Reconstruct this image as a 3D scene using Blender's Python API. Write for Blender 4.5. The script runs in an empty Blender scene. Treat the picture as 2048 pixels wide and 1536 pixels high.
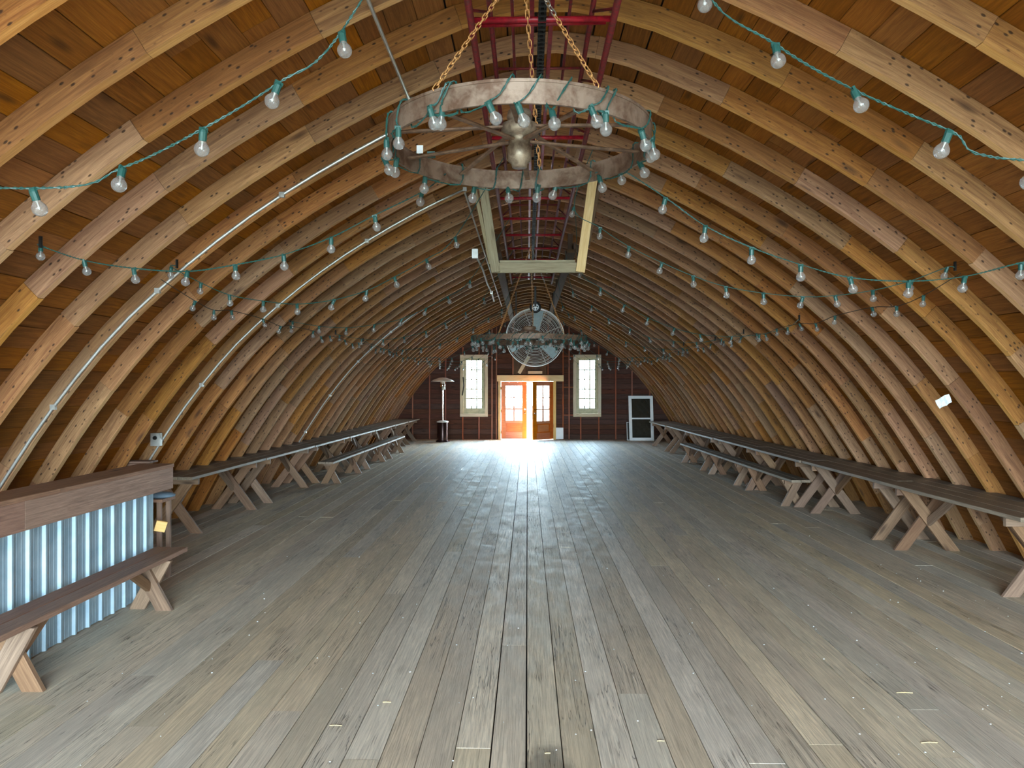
import bpy, math, random
from mathutils import Vector, Matrix
random.seed(7)
R = random.random
def U(a, b): return a + (b - a) * random.random()
SC = bpy.context.scene
COL = SC.collection
PI = math.pi
F, VX, VY, H = 1450.0, 1055.0, 771.0, 1.9      # focal length in pixels, horizon point, eye height
CX = 0.17                                      # the barn's centre line beside the camera
YW = 25.6                                      # far gable wall
YN = -5.0                                      # near gable end
def px(x, y, d):                               # a point seen at pixel x, y at distance d
    return Vector(((x - VX) * d / F, d, H - (y - VY) * d / F))
def lin(r, g, b):
    return tuple(((c / 255) / 12.92 if c / 255 < .04045 else ((c / 255 + .055) / 1.055) ** 2.4) for c in (r, g, b)) + (1,)

# ---------------------------------------------------------------- camera, sky, exposure
cam = bpy.data.cameras.new('camera'); camo = bpy.data.objects.new('camera', cam); COL.objects.link(camo)
cam.sensor_width = 36; cam.lens = 36 * F / 2048; cam.clip_start = .05; cam.clip_end = 500
camo.location = (0, 0, H)
camo.rotation_euler = (PI / 2 - math.atan((VY - 768) / F) * -1, 0, math.atan((VX - 1024) / F))
SC.camera = camo
SC.cycles.max_bounces = 7; SC.cycles.diffuse_bounces = 4; SC.cycles.glossy_bounces = 3; SC.cycles.transmission_bounces = 3; SC.cycles.transparent_max_bounces = 10
SC.view_settings.view_transform = 'Standard'; SC.view_settings.look = 'None'
SC.view_settings.gamma = 1; SC.view_settings.use_curve_mapping = False
SC.view_settings.exposure = 1.70
SKY, SUNSIDE = 13.0, 66.0
w = bpy.data.worlds.new('sky'); SC.world = w; w.use_nodes = True
nt = w.node_tree; nt.nodes.clear()
tc = nt.nodes.new('ShaderNodeTexCoord'); sx = nt.nodes.new('ShaderNodeSeparateXYZ')
rp = nt.nodes.new('ShaderNodeValToRGB'); bg = nt.nodes.new('ShaderNodeBackground'); wo = nt.nodes.new('ShaderNodeOutputWorld')
nt.links.new(tc.outputs['Generated'], sx.inputs[0]); nt.links.new(sx.outputs['Z'], rp.inputs[0])
rp.color_ramp.elements[0].position = 0; rp.color_ramp.elements[0].color = (.74, .93, 1.0, 1)
rp.color_ramp.elements[1].position = 1; rp.color_ramp.elements[1].color = (.50, .74, 1.0, 1)
nt.links.new(rp.outputs[0], bg.inputs[0])
# hazy sky, brighter towards the low sun that stands beyond the far gable
dp = nt.nodes.new('ShaderNodeVectorMath'); dp.operation = 'DOT_PRODUCT'; dp.inputs[1].default_value = (.06, .93, .36)
nt.links.new(tc.outputs['Generated'], dp.inputs[0])
def wm(op, a, b):
    x = nt.nodes.new('ShaderNodeMath'); x.operation = op
    for i, v in enumerate((a, b)):
        if isinstance(v, (int, float)): x.inputs[i].default_value = v
        else: nt.links.new(v, x.inputs[i])
    return x.outputs[0]
nt.links.new(wm('ADD', wm('MULTIPLY', wm('POWER', wm('MAXIMUM', dp.outputs['Value'], 0.0), 3.0), SUNSIDE), SKY), bg.inputs[1])
nt.links.new(bg.outputs[0], wo.inputs[0])
def portal(name, loc, rx, sxx, sy):
    l = bpy.data.lights.new(name, 'AREA'); l.shape = 'RECTANGLE'; l.size = sxx; l.size_y = sy
    o = bpy.data.objects.new(name, l); COL.objects.link(o); o.location = loc; o.rotation_euler = (rx, 0, 0)
    l.cycles.is_portal = True
    return o
portal('daylight_near_opening', (CX, YN + .05, 2.0), PI / 2, 8.2, 4.1)      # faces +Y
portal('daylight_door', (.0, YW + .2, 1.05), -PI / 2, 2.0, 2.1)
portal('daylight_window', (-1.89, YW + .2, 1.94), -PI / 2, .7, 1.9)
portal('daylight_window', (2.1, YW + .2, 1.94), -PI / 2, .7, 1.9)

# ---------------------------------------------------------------- materials
def newmat(name):
    m = bpy.data.materials.new(name); m.use_nodes = True
    t = m.node_tree; t.nodes.clear()
    out = t.nodes.new('ShaderNodeOutputMaterial'); b = t.nodes.new('ShaderNodeBsdfPrincipled')
    t.links.new(b.outputs[0], out.inputs[0])
    return m, t, b, out
class N:                                       # small node helper
    def __init__(s, t): s.t = t
    def n(s, typ, **k):
        x = s.t.nodes.new(typ)
        for a, v in k.items(): setattr(x, a, v)
        return x
    def l(s, a, b): s.t.links.new(a, b)
    def math(s, op, a, b=None, clamp=False):
        x = s.n('ShaderNodeMath', operation=op); x.use_clamp = clamp
        for i, v in enumerate((a, b)):
            if v is None: continue
            if isinstance(v, (int, float)): x.inputs[i].default_value = v
            else: s.l(v, x.inputs[i])
        return x.outputs[0]
    def mix(s, f, a, b, mode='MIX'):
        x = s.n('ShaderNodeMix', data_type='RGBA', blend_type=mode)
        if isinstance(f, (int, float)): x.inputs[0].default_value = f
        else: s.l(f, x.inputs[0])
        for i, v in ((6, a), (7, b)):
            if isinstance(v, tuple): x.inputs[i].default_value = v
            else: s.l(v, x.inputs[i])
        return x.outputs[2]
    def ramp(s, f, *stops):
        x = s.n('ShaderNodeValToRGB'); e = x.color_ramp.elements
        while len(e) < len(stops): e.new(.5)
        for i, (p, c) in enumerate(stops):
            e[i].position = p; e[i].color = c if isinstance(c, tuple) else (c, c, c, 1)
        s.l(f, x.inputs[0]); return x.outputs[0]
    def noise(s, vec, scale, detail=4, rough=.55, dist=0):
        x = s.n('ShaderNodeTexNoise'); x.inputs['Scale'].default_value = scale; x.inputs['Detail'].default_value = detail
        x.inputs['Roughness'].default_value = rough; x.inputs['Distortion'].default_value = dist
        s.l(vec, x.inputs['Vector']); return x.outputs[0]
    def scale(s, vec, v):
        x = s.n('ShaderNodeMapping'); x.inputs['Scale'].default_value = v; s.l(vec, x.inputs['Vector']); return x.outputs[0]

def wood(name, light, mid, dark, hue=.012, sat=.3, kn_=.75, rough=.6, contrast=.5, spec=.3, uv=False, nails=0, shine=False, knots=True, bump=.25, vary=.3, sheen_patch=False, seg=1.0):
    m, t, b, out = newmat(name); g = N(t)
    co = g.n('ShaderNodeTexCoord'); oi = g.n('ShaderNodeObjectInfo')
    base = co.outputs['UV'] if uv else co.outputs['Object']
    off = g.n('ShaderNodeCombineXYZ')
    g.l(g.math('MULTIPLY', oi.outputs['Random'], 91.3), off.inputs[0])
    g.l(g.math('MULTIPLY', oi.outputs['Random'], 37.7), off.inputs[1])
    g.l(g.math('MULTIPLY', oi.outputs['Random'], 53.1), off.inputs[2])
    add = g.n('ShaderNodeVectorMath', operation='ADD'); g.l(base, add.inputs[0]); g.l(off.outputs[0], add.inputs[1])
    v = add.outputs[0]
    r2 = g.math('FRACT', g.math('MULTIPLY', oi.outputs['Random'], 17.37))
    r3 = g.math('FRACT', g.math('MULTIPLY', oi.outputs['Random'], 131.7))
    grain = g.noise(g.scale(v, (.9, 13, 13)), 2.0, 7, .66, 1.6)       # broad figure along the board
    fine = g.noise(g.scale(v, (1.6, 75, 75)), 2.2, 5, .7, .2)
    blot = g.noise(g.scale(v, (1.2, 3, 3)), 1.1, 3, .5, .3)
    c = g.mix(g.ramp(grain, (.36, 0.), (.66, 1.)), mid, light)
    c = g.mix(g.math('MULTIPLY', g.ramp(fine, (.34, 1.), (.58, 0.)), contrast), c, dark)
    c = g.mix(g.math('MULTIPLY', g.ramp(blot, (.40, 1.), (.62, 0.)), contrast * .7), c, mid)
    hsv = g.n('ShaderNodeHueSaturation'); g.l(c, hsv.inputs['Color'])
    g.l(g.math('ADD', g.math('MULTIPLY', r2, vary * 2), 1 - vary), hsv.inputs['Value'])
    g.l(g.math('ADD', g.math('MULTIPLY', r3, sat), 1 - sat / 2), hsv.inputs['Saturation'])
    g.l(g.math('ADD', g.math('MULTIPLY', oi.outputs['Random'], hue), .5 - hue / 2), hsv.inputs['Hue'])
    c = hsv.outputs[0]
    h = g.math('ADD', g.math('MULTIPLY', fine, .6), g.math('MULTIPLY', grain, .4))
    if knots:
        kn = g.n('ShaderNodeTexVoronoi'); kn.inputs['Scale'].default_value = 1.0; g.l(g.scale(v, (1.5, 5.5, 5.5)), kn.inputs['Vector'])
        k = g.ramp(kn.outputs['Distance'], (.05, 1.), (.17, 0.))
        c = g.mix(g.math('MULTIPLY', k, kn_), c, dark)
    if nails:
        vn = g.n('ShaderNodeTexVoronoi'); vn.inputs['Scale'].default_value = 1.0; vn.inputs['Randomness'].default_value = .95
        g.l(g.scale(v, (13, nails, nails)), vn.inputs['Vector'])
        k = g.ramp(vn.outputs['Distance'], (.12, 1.), (.22, 0.))
        c = g.mix(g.math('MULTIPLY', k, .85), c, lin(38, 20, 12))
        h = g.math('SUBTRACT', h, g.math('MULTIPLY', k, .8))
    b.inputs['Roughness'].default_value = rough
    if sheen_patch:                                              # worn lacquer and foot traffic on the floor
        ge = g.n('ShaderNodeNewGeometry'); wp = ge.outputs['Position']
        p1 = g.noise(g.scale(wp, (2.4, 1.5, 1)), 2.2, 9, .78, .6); p2 = g.noise(g.scale(wp, (2.2, .5, 1)), 1.6, 4, .6)
        rr = g.math('ADD', g.math('MULTIPLY', g.ramp(p1, (.36, 0.), (.64, 1.)), .24), .39)
        sp = g.n('ShaderNodeSeparateXYZ'); g.l(wp, sp.inputs[0])
        side = g.math('MULTIPLY', g.math('ABSOLUTE', g.math('SUBTRACT', sp.outputs[0], CX)), .03)
        g.l(g.math('ADD', g.math('ADD', rr, side), g.math('MULTIPLY', g.ramp(fine, (.3, 1.), (.6, 0.)), .10)), b.inputs['Roughness'])
        dirt = g.ramp(p2, (.42, 0.), (.70, 1.))
        c = g.mix(g.math('MULTIPLY', dirt, .30), c, lin(140, 134, 122))
        # a few long drying checks
        ck = g.noise(g.scale(v, (.55, 19, 19)), 1.5, 2, .5, 1.6)
        cr = g.math('MULTIPLY', g.ramp(ck, (.478, 0.), (.4985, 1.), (.519, 0.)), g.ramp(g.noise(g.scale(v, (.7, 2, 2)), 1.3, 2), (.52, 0.), (.60, 1.)))
        c = g.mix(g.math('MULTIPLY', cr, .8), c, lin(46, 38, 32))
        h = g.math('SUBTRACT', h, g.math('MULTIPLY', cr, 1.0))
        # one dark spill on the middle board beside the camera
        spn = g.n('ShaderNodeVectorMath', operation='DISTANCE'); g.l(g.scale(wp, (1, .42, 1)), spn.inputs[0]); spn.inputs[1].default_value = (.10, 1.50, 0)
        sd = g.ramp(g.math('ADD', spn.outputs['Value'], g.math('MULTIPLY', g.noise(wp, 9, 4), .10)), (.13, 1.), (.19, 0.))
        c = g.mix(g.math('MULTIPLY', sd, .6), c, lin(66, 55, 42))
    g.l(c, b.inputs['Base Color'])
    b.inputs['Specular IOR Level'].default_value = spec
    bp = g.n('ShaderNodeBump'); bp.inputs['Strength'].default_value = bump; bp.inputs['Distance'].default_value = .004
    g.l(h, bp.inputs['Height']); g.l(bp.outputs[0], b.inputs['Normal'])
    return m
def plain(name, col, rough=.5, metal=0., spec=.5, mottle=.12, scale=9, col2=None, bump=0):
    m, t, b, out = newmat(name); g = N(t); co = g.n('ShaderNodeTexCoord')
    n = g.noise(co.outputs['Object'], scale, 5, .65, .3)
    c2 = col2 or tuple(x * (1 - mottle * 2) for x in col[:3]) + (1,)
    g.l(g.mix(g.ramp(n, (.38, 0.), (.64, 1.)), col, c2), b.inputs['Base Color'])
    b.inputs['Roughness'].default_value = rough; b.inputs['Metallic'].default_value = metal; b.inputs['Specular IOR Level'].default_value = spec
    if bump:
        bp = g.n('ShaderNodeBump'); bp.inputs['Strength'].default_value = bump; bp.inputs['Distance'].default_value = .003
        g.l(n, bp.inputs['Height']); g.l(bp.outputs[0], b.inputs['Normal'])
    return m
def clear(name, tint=(1, 1, 1, 1), face=.35, power=2.5, milk=0):       # thin clear glass: see-through with bright rims
    m, t, b, out = newmat(name); g = N(t); t.nodes.remove(b)
    tr = g.n('ShaderNodeBsdfTransparent'); tr.inputs[0].default_value = tint
    gl = g.n('ShaderNodeBsdfGlossy'); gl.inputs['Roughness'].default_value = .03
    lw = g.n('ShaderNodeLayerWeight'); lw.inputs['Blend'].default_value = face
    mx = g.n('ShaderNodeMixShader'); g.l(g.math('ADD', g.math('POWER', lw.outputs['Facing'], power), .05, True), mx.inputs[0])
    g.l(tr.outputs[0], mx.inputs[1]); g.l(gl.outputs[0], mx.inputs[2]); 
    last = mx
    if milk:                                   # milky layer added so bulbs glow like glass refracting the bright windows
        tl = g.n('ShaderNodeBsdfTranslucent'); df = g.n('ShaderNodeBsdfDiffuse'); a = g.n('ShaderNodeMixShader'); last = g.n('ShaderNodeMixShader')
        a.inputs[0].default_value = .3; g.l(tl.outputs[0], a.inputs[1]); g.l(df.outputs[0], a.inputs[2]); last.inputs[0].default_value = milk; g.l(mx.outputs[0], last.inputs[1]); g.l(a.outputs[0], last.inputs[2])
    g.l(last.outputs[0], out.inputs[0])
    return m
M = {}
M['rafter'] = wood('rafter_wood', lin(176, 126, 80), lin(130, 86, 52), lin(58, 33, 20), rough=.62, contrast=.42, spec=.3, uv=True, nails=26, vary=.2, bump=.5)
M['rafter_edge_lit'] = wood('rafter_edge_lit_wood', lin(232, 182, 122), lin(200, 146, 90), lin(120, 74, 42), rough=.55, contrast=.35, spec=.35, uv=True, vary=.18, knots=False)  # rafter undersides coloured paler to imitate light bouncing up off the floor
M['roof'] = wood('roof_board_wood', lin(162, 104, 44), lin(126, 76, 30), lin(60, 32, 12), hue=.004, sat=.12, rough=.6, contrast=.4, spec=.25, vary=.2)
M['floor'] = wood('floor_wood', lin(240, 222, 196), lin(205, 189, 168), lin(112, 98, 82), hue=.014, sat=.55, kn_=.3, rough=.4, contrast=.6, spec=.5, sheen_patch=True, vary=.14, bump=.45)
M['table'] = wood('table_wood', lin(158, 140, 122), lin(124, 108, 92), lin(72, 58, 48), rough=.5, contrast=.55, spec=.45, vary=.12)
M['leg'] = wood('leg_wood', lin(156, 124, 100), lin(120, 92, 73), lin(64, 46, 36), rough=.6, contrast=.45, vary=.2)
M['bar'] = wood('bar_apron_wood', lin(166, 128, 106), lin(132, 98, 80), lin(66, 46, 38), rough=.6, contrast=.5, vary=.12)
M['gable'] = wood('gable_board_wood', lin(102, 67, 54), lin(74, 46, 38), lin(36, 22, 18), rough=.7, contrast=.5, vary=.18, spec=.2)
M['stud'] = wood('stud_wood', lin(176, 106, 74), lin(136, 76, 52), lin(70, 38, 28), rough=.6, contrast=.4, vary=.15)
M['newwood'] = wood('new_timber', lin(240, 208, 150), lin(222, 180, 118), lin(176, 120, 66), rough=.6, contrast=.3, vary=.05)
M['trimwood'] = wood('pale_casing_wood', lin(226, 214, 188), lin(202, 186, 156), lin(140, 112, 80), rough=.6, contrast=.3, vary=.06)
M['olive'] = plain('pale_olive_sash_paint', lin(196, 186, 148), .5)
M['doorwood'] = wood('orange_door_wood', lin(206, 124, 70), lin(184, 102, 54), lin(138, 70, 36), rough=.4, contrast=.25, vary=.03, knots=False)
M['beam'] = wood('grey_beam_wood', lin(186, 172, 142), lin(150, 134, 106), lin(84, 66, 46), rough=.7, contrast=.5, vary=.12)
M['darkbeam'] = wood('dark_beam_wood', lin(112, 84, 62), lin(84, 60, 44), lin(46, 30, 22), rough=.7, contrast=.5, vary=.12)
M['felt'] = plain('roof_felt', lin(44, 32, 24), .9)
M['sub'] = plain('dark_gap', lin(40, 32, 26), .9)
M['rust'] = plain('rusty_iron', lin(146, 124, 108), .5, .45, .5, scale=14, col2=lin(104, 78, 62), bump=.3)
M['rustdark'] = plain('dark_rusty_iron', lin(128, 100, 80), .55, .2, .5, scale=18, col2=lin(88, 66, 52), bump=.3)
M['hub'] = plain('grey_iron', lin(156, 140, 120), .42, .5, .5, scale=20, col2=lin(104, 86, 72), bump=.3)
M['red'] = plain('red_enamel', lin(156, 22, 38), .35, .1, .5, scale=26, col2=lin(110, 14, 26))
M['redworn'] = plain('worn_red_steel', lin(128, 34, 40), .5, .3, .5, scale=40, col2=lin(88, 44, 40))
M['black'] = plain('black_steel', lin(30, 26, 24), .45, .4)
M['rubber'] = plain('black_rubber', lin(24, 24, 26), .6)
M['gold'] = plain('brassy_chain', lin(232, 176, 112), .45, .4, scale=30, col2=lin(176, 116, 66))
M['silver'] = plain('zinc_chain', lin(196, 188, 176), .35, .8, scale=30)
M['green'] = plain('green_plastic', lin(34, 78, 72), .45, scale=20)
M['cable'] = plain('dark_cable', lin(52, 46, 38), .6)
M['zinc'] = plain('galvanised_conduit', lin(214, 212, 206), .35, .6, scale=16, mottle=.08)
M['sheet'] = plain('corrugated_zinc', lin(176, 196, 208), .58, .35, scale=3.5, col2=lin(150, 174, 190), bump=.05)
M['white'] = plain('white_paint', lin(236, 238, 242), .4, mottle=.03)
M['fanwhite'] = plain('pale_wire', lin(232, 230, 224), .4, .1, mottle=.03)
M['blade'] = plain('galvanised_blade', lin(196, 220, 226), .4, .15, scale=12, mottle=.08)
M['chrome'] = plain('chrome', lin(214, 210, 206), .12, 1.0, mottle=.03)
M['bronze'] = plain('hammered_bronze', lin(56, 36, 34), .25, .6, mottle=.1)
M['dish'] = plain('brushed_aluminium', lin(240, 234, 224), .4, .15, mottle=.03)
M['glass'] = clear('window_glass', (.50, .53, .55, 1), .3, 3)
M['darkglass'] = plain('dark_reflective_glass', lin(46, 46, 40), .06, 0, .8, mottle=.05)
M['bulb'] = clear('bulb_glass', (.93, .94, .94, 1), .5, 1.3, .24)
M['stem'] = plain('bulb_stem', lin(226, 224, 216), .2, .5)
M['blue'] = plain('blue_cloth', lin(112, 132, 150), .8)
M['paper'] = plain('white_paper', lin(228, 232, 234), .7, mottle=.06)
M['straw'] = plain('straw', lin(206, 184, 140), .8)
M['ground'] = plain('dark_gravel', lin(84, 82, 72), .9, scale=.6, col2=lin(62, 66, 50))
M['decking'] = wood('deck_wood', lin(206, 200, 188), lin(176, 168, 154), lin(120, 110, 96), rough=.7, contrast=.3, vary=.1)
M['screen'] = plain('dark_screen_mesh', lin(52, 50, 48), .7)

# ---------------------------------------------------------------- mesh helpers
def tag(o, label=None, cat=None, group=None, kind=None):
    if label: o['label'] = label
    if cat: o['category'] = cat
    if group: o['group'] = group
    if kind: o['kind'] = kind
    return o
def empty(name, loc=(0, 0, 0), rot=(0, 0, 0), parent=None):
    o = bpy.data.objects.new(name, None); COL.objects.link(o); o.location = loc; o.rotation_euler = rot; o.parent = parent
    o.empty_display_size = .1
    return o
def struct(name): return tag(empty(name), kind='structure')
def kids(o): return [c for c in bpy.data.objects if c.parent == o]
class MB:
    def __init__(s): s.v, s.f, s.m, s.uv = [], [], [], None
    def box(s, a, b, mi=0):
        (x0, y0, z0), (x1, y1, z1) = a, b; n = len(s.v)
        s.v += [(x0, y0, z0), (x1, y0, z0), (x1, y1, z0), (x0, y1, z0), (x0, y0, z1), (x1, y0, z1), (x1, y1, z1), (x0, y1, z1)]
        s.f += [tuple(n + i for i in q) for q in ((0, 3, 2, 1), (4, 5, 6, 7), (0, 1, 5, 4), (1, 2, 6, 5), (2, 3, 7, 6), (3, 0, 4, 7))]; s.m += [mi] * 6
        return s
    def tube(s, pts, r, n=8, mi=0, closed=False, caps=True, flat=1.0):
        pts = [Vector(p) for p in pts]; base = len(s.v); k = len(pts)
        up = Vector((0, 0, 1)); prev = None
        for i, p in enumerate(pts):
            a = pts[(i - 1) % k] if (closed or i > 0) else p; b = pts[(i + 1) % k] if (closed or i < k - 1) else p
            d = (b - a).normalized() if (b - a).length > 1e-9 else Vector((1, 0, 0))
            if prev is None:
                x = d.cross(up)
                if x.length < 1e-3: x = d.cross(Vector((0, 1, 0)))
            else: x = prev - d * prev.dot(d)
            x.normalize(); prev = x; y = d.cross(x)
            rr = r[i] if isinstance(r, (list, tuple)) else r
            for j in range(n):
                t = 2 * PI * j / n; s.v.append(tuple(p + x * (math.cos(t) * rr) + y * (math.sin(t) * rr * flat)))
        for i in range(k if closed else k - 1):
            for j in range(n):
                a, b = base + i * n + j, base + i * n + (j + 1) % n
                c, d = base + ((i + 1) % k) * n + (j + 1) % n, base + ((i + 1) % k) * n + j
                s.f.append((a, b, c, d)); s.m.append(mi)
        if caps and not closed:
            s.f.append(tuple(base + j for j in reversed(range(n)))); s.f.append(tuple(base + (k - 1) * n + j for j in range(n))); s.m += [mi, mi]
        return s
    def lathe(s, prof, n=20, mi=0, at=(0, 0, 0), axis='Z'):
        base = len(s.v); k = len(prof)
        for r, z in prof:
            for j in range(n):
                t = 2 * PI * j / n; p = (r * math.cos(t), r * math.sin(t), z)
                if axis == 'Y': p = (p[0], p[2], p[1])
                s.v.append((p[0] + at[0], p[1] + at[1], p[2] + at[2]))
        for i in range(k - 1):
            for j in range(n):
                a, b = base + i * n + j, base + i * n + (j + 1) % n
                q = (a, b, b + n, a + n)
                s.f.append(q if axis == 'Z' else q[::-1]); s.m.append(mi)
        return s
    def build(s, name, mats, parent=None, smooth=False, loc=None):
        me = bpy.data.meshes.new(name); me.from_pydata(s.v, [], s.f)
        for m in (mats if isinstance(mats, (list, tuple)) else [mats]): me.materials.append(m)
        me.polygons.foreach_set('material_index', s.m)
        if smooth: me.polygons.foreach_set('use_smooth', [True] * len(s.f))
        me.update()
        o = bpy.data.objects.new(name, me); COL.objects.link(o); o.parent = parent
        if loc: o.location = loc
        return o
def link(name, me, parent=None, mat=None):
    o = bpy.data.objects.new(name, me); COL.objects.link(o); o.parent = parent
    if mat is not None: o.matrix_local = mat
    return o
_pl = {}
def plankmesh(L, W, T, mat, ch=.003, cut=0):
    key = (round(L, 3), round(W, 3), round(T, 3), mat.name, round(cut, 3))
    if key in _pl: return _pl[key]
    ch = min(ch, T * .3, W * .3); a, b = W / 2, T / 2
    sec = [(a, -b + ch), (a, b - ch), (a - ch, b), (-a + ch, b), (-a, b - ch), (-a, -b + ch), (-a + ch, -b), (a - ch, -b)]
    v = [(-L / 2 - cut * y, y, z) for y, z in sec] + [(L / 2 - cut * y, y, z) for y, z in sec]
    f = [(i, (i + 1) % 8, 8 + (i + 1) % 8, 8 + i) for i in range(8)] + [tuple(range(7, -1, -1)), tuple(range(8, 16))]
    me = bpy.data.meshes.new('plank'); me.from_pydata(v, [], [q[::-1] for q in f][::1]); me.materials.append(mat)
    me.validate(); me.update()
    import bmesh
    bm = bmesh.new(); bm.from_mesh(me); bmesh.ops.recalc_face_normals(bm, faces=bm.faces); bm.to_mesh(me); bm.free()
    _pl[key] = me
    return me
def plank(name, parent, p0, p1, W, T, mat, nrm=(0, 0, 1), cut=0, ch=.003):
    """a board from p0 to p1, W wide, T thick, its face turned to nrm"""
    p0, p1 = Vector(p0), Vector(p1); x = (p1 - p0); L = x.length; x.normalize()
    z = Vector(nrm); z = (z - x * z.dot(x)).normalized(); y = z.cross(x)
    mt = Matrix((x, y, z)).transposed().to_4x4(); mt.translation = (p0 + p1) / 2
    return link(name, plankmesh(L, W, T, mat, ch, cut), parent, mt)
def copy_tree(root, loc):
    r = root.copy(); COL.objects.link(r); r.location = loc
    for ch in kids(root):
        c = ch.copy(); COL.objects.link(c); c.parent = r
        for gch in kids(ch):
            d = gch.copy(); COL.objects.link(d); d.parent = c
    return r

# ---------------------------------------------------------------- the arch
HALF = [(0, 4.40), (.5, 4.315), (.93, 4.15), (1.45, 3.90), (2.1, 3.53), (2.62, 3.18), (3.14, 2.765), (3.655, 2.275), (4.17, 1.64), (4.58, 1.03), (4.86, .58), (5.17, 0), (5.275, -.2)]
ctl = [(-x, z) for x, z in reversed(HALF)] + HALF[1:]
def catmull(p, n=12):
    out = []
    for i in range(len(p) - 1):
        p0 = p[max(i - 1, 0)]; p1 = p[i]; p2 = p[i + 1]; p3 = p[min(i + 2, len(p) - 1)]
        for k in range(n):
            t = k / n
            out.append(tuple(.5 * ((2 * b) + (-a + c) * t + (2 * a - 5 * b + 4 * c - d) * t * t + (-a + 3 * b - 3 * c + d) * t ** 3) for a, b, c, d in zip(p0, p1, p2, p3)))
    out.append(p[-1]); return out
ARC = catmull(ctl); SL = [0]
for a, b in zip(ARC, ARC[1:]): SL.append(SL[-1] + math.hypot(b[0] - a[0], b[1] - a[1]))
STOT = SL[-1]
def arc(s):                                    # point and outward normal at arc length s, barn centre at 0
    s = max(0, min(STOT, s)); lo, hi = 0, len(SL) - 1
    while hi - lo > 1:
        m = (lo + hi) // 2
        if SL[m] <= s: lo = m
        else: hi = m
    t = (s - SL[lo]) / (SL[hi] - SL[lo]); a, b = ARC[lo], ARC[hi]
    def tan(i):
        i0, i1 = max(i - 2, 0), min(i + 2, len(ARC) - 1); v = Vector((ARC[i1][0] - ARC[i0][0], ARC[i1][1] - ARC[i0][1])); return v.normalized()
    d = (tan(lo) * (1 - t) + tan(hi) * t).normalized()
    return Vector((a[0] + (b[0] - a[0]) * t, a[1] + (b[1] - a[1]) * t)), Vector((-d.y, d.x))
def s_at(z, side):                             # arc length at height z on a side (-1 left, 1 right)
    best = min(((abs(ARC[i][1] - z), SL[i]) for i in range(len(ARC)) if (ARC[i][0] < 0) == (side < 0)))
    return best[1]
def halfw(z):
    for (x0, z0), (x1, z1) in zip(HALF, HALF[1:]):
        if z1 <= z <= z0: return x0 + (x1 - x0) * (z0 - z) / (z0 - z1)
    return 0 if z > 4.4 else 5.27
DEP, THK = .14, .058

# ---------------------------------------------------------------- ceiling: rafters and roof boards
ceiling = struct('ceiling')
def segmesh(s0, s1, dep, proud):
    n = 4; v, f, uvs = [], [], []
    for i in range(n + 1):
        s = s0 + (s1 - s0) * i / n; p, nn = arc(s); q = p + nn * dep
        p = p - nn * proud
        for P, y in ((p, 0), (q, 0), (q, THK), (p, THK)): v.append((P.x + CX, y, P.y))
    uvv = [0, dep, dep + THK, 2 * dep + THK, 2 * dep + 2 * THK]
    def u(i): return (s1 - s0) * i / n
    for i in range(n):
        for j in range(4):
            a, b = 4 * i + j, 4 * i + (j + 1) % 4
            f.append((a, b, b + 4, a + 4)); uvs += [(u(i), uvv[j]), (u(i), uvv[j + 1]), (u(i + 1), uvv[j + 1]), (u(i + 1), uvv[j])]
    f.append((3, 2, 1, 0)); uvs += [(0, 0), (0, .05), (.05, .05), (.05, 0)]
    k = 4 * n; f.append((k, k + 1, k + 2, k + 3)); uvs += [(0, 0), (0, .05), (.05, .05), (.05, 0)]
    me = bpy.data.meshes.new('rafter_board'); me.from_pydata(v, [], f); me.materials.append(M['rafter']); me.materials.append(M['rafter_edge_lit'])
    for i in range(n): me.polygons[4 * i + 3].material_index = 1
    l = me.uv_layers.new(name='UVMap')
    for i, c in enumerate(uvs): l.data[i].uv = c
    me.update(); return me
variants = []
for st in (0, .31, .62, .93):
    cuts = [0]; s = .75 + st * .9
    while s < STOT - .5: cuts.append(s); s += 1.12 + .16 * math.sin(s * 3 + st * 9)
    cuts.append(STOT)
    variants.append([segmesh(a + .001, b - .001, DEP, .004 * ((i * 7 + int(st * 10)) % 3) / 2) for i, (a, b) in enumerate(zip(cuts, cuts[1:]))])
RY = [6.0 + .61 * k for k in range(-17, 33)]
for k, y in enumerate(RY):
    ra = empty('rafter', (0, y, 0), parent=ceiling)
    for i, me in enumerate(variants[(k * 3) % 4]):
        o = link('rafter_board', me, ra); o.location = (0, U(-.004, .004), 0)
# roof boards run the length of the barn on the rafters' backs
OUT = STOT * 1.0
rows = 75
bw = STOT / rows
for i in range(rows):
    s = bw * (i + .5); p, nn = arc(s); p0, _ = arc(s - .1); 
    q = p + nn * (DEP + .011)
    curv = 1 + DEP * .21
    cuts = [YN]; y = YN + U(2.5, 7)
    for _ in range(3): cuts.append(y); y += U(5.5, 7.5)
    cuts.append(YW + .25)
    for a, b in zip(cuts, cuts[1:]):
        dd = U(0, .004)
        plank('roof_board', ceiling, (q.x + CX + nn.x * dd, a + .002, q.y + nn.y * dd), (q.x + CX + nn.x * dd, b - .002, q.y + nn.y * dd), bw * curv - .005, .02, M['roof'], (nn.x, 0, nn.y))
mb = MB(); n = 60
for i in range(n + 1):
    p, nn = arc(STOT * i / n)
    for d in (DEP + .03, DEP + .08):
        q = p + nn * d
        for y in (YN, YW + .3): mb.v.append((q.x + CX, y, q.y))
for i in range(n):
    a = 4 * i
    for q in ((a, a + 4, a + 5, a + 1), (a + 2, a + 3, a + 7, a + 6), (a, a + 2, a + 6, a + 4), (a + 1, a + 5, a + 7, a + 3)): mb.f.append(q); mb.m.append(0)
mb.build('roof_felt', M['felt'], ceiling)
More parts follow.
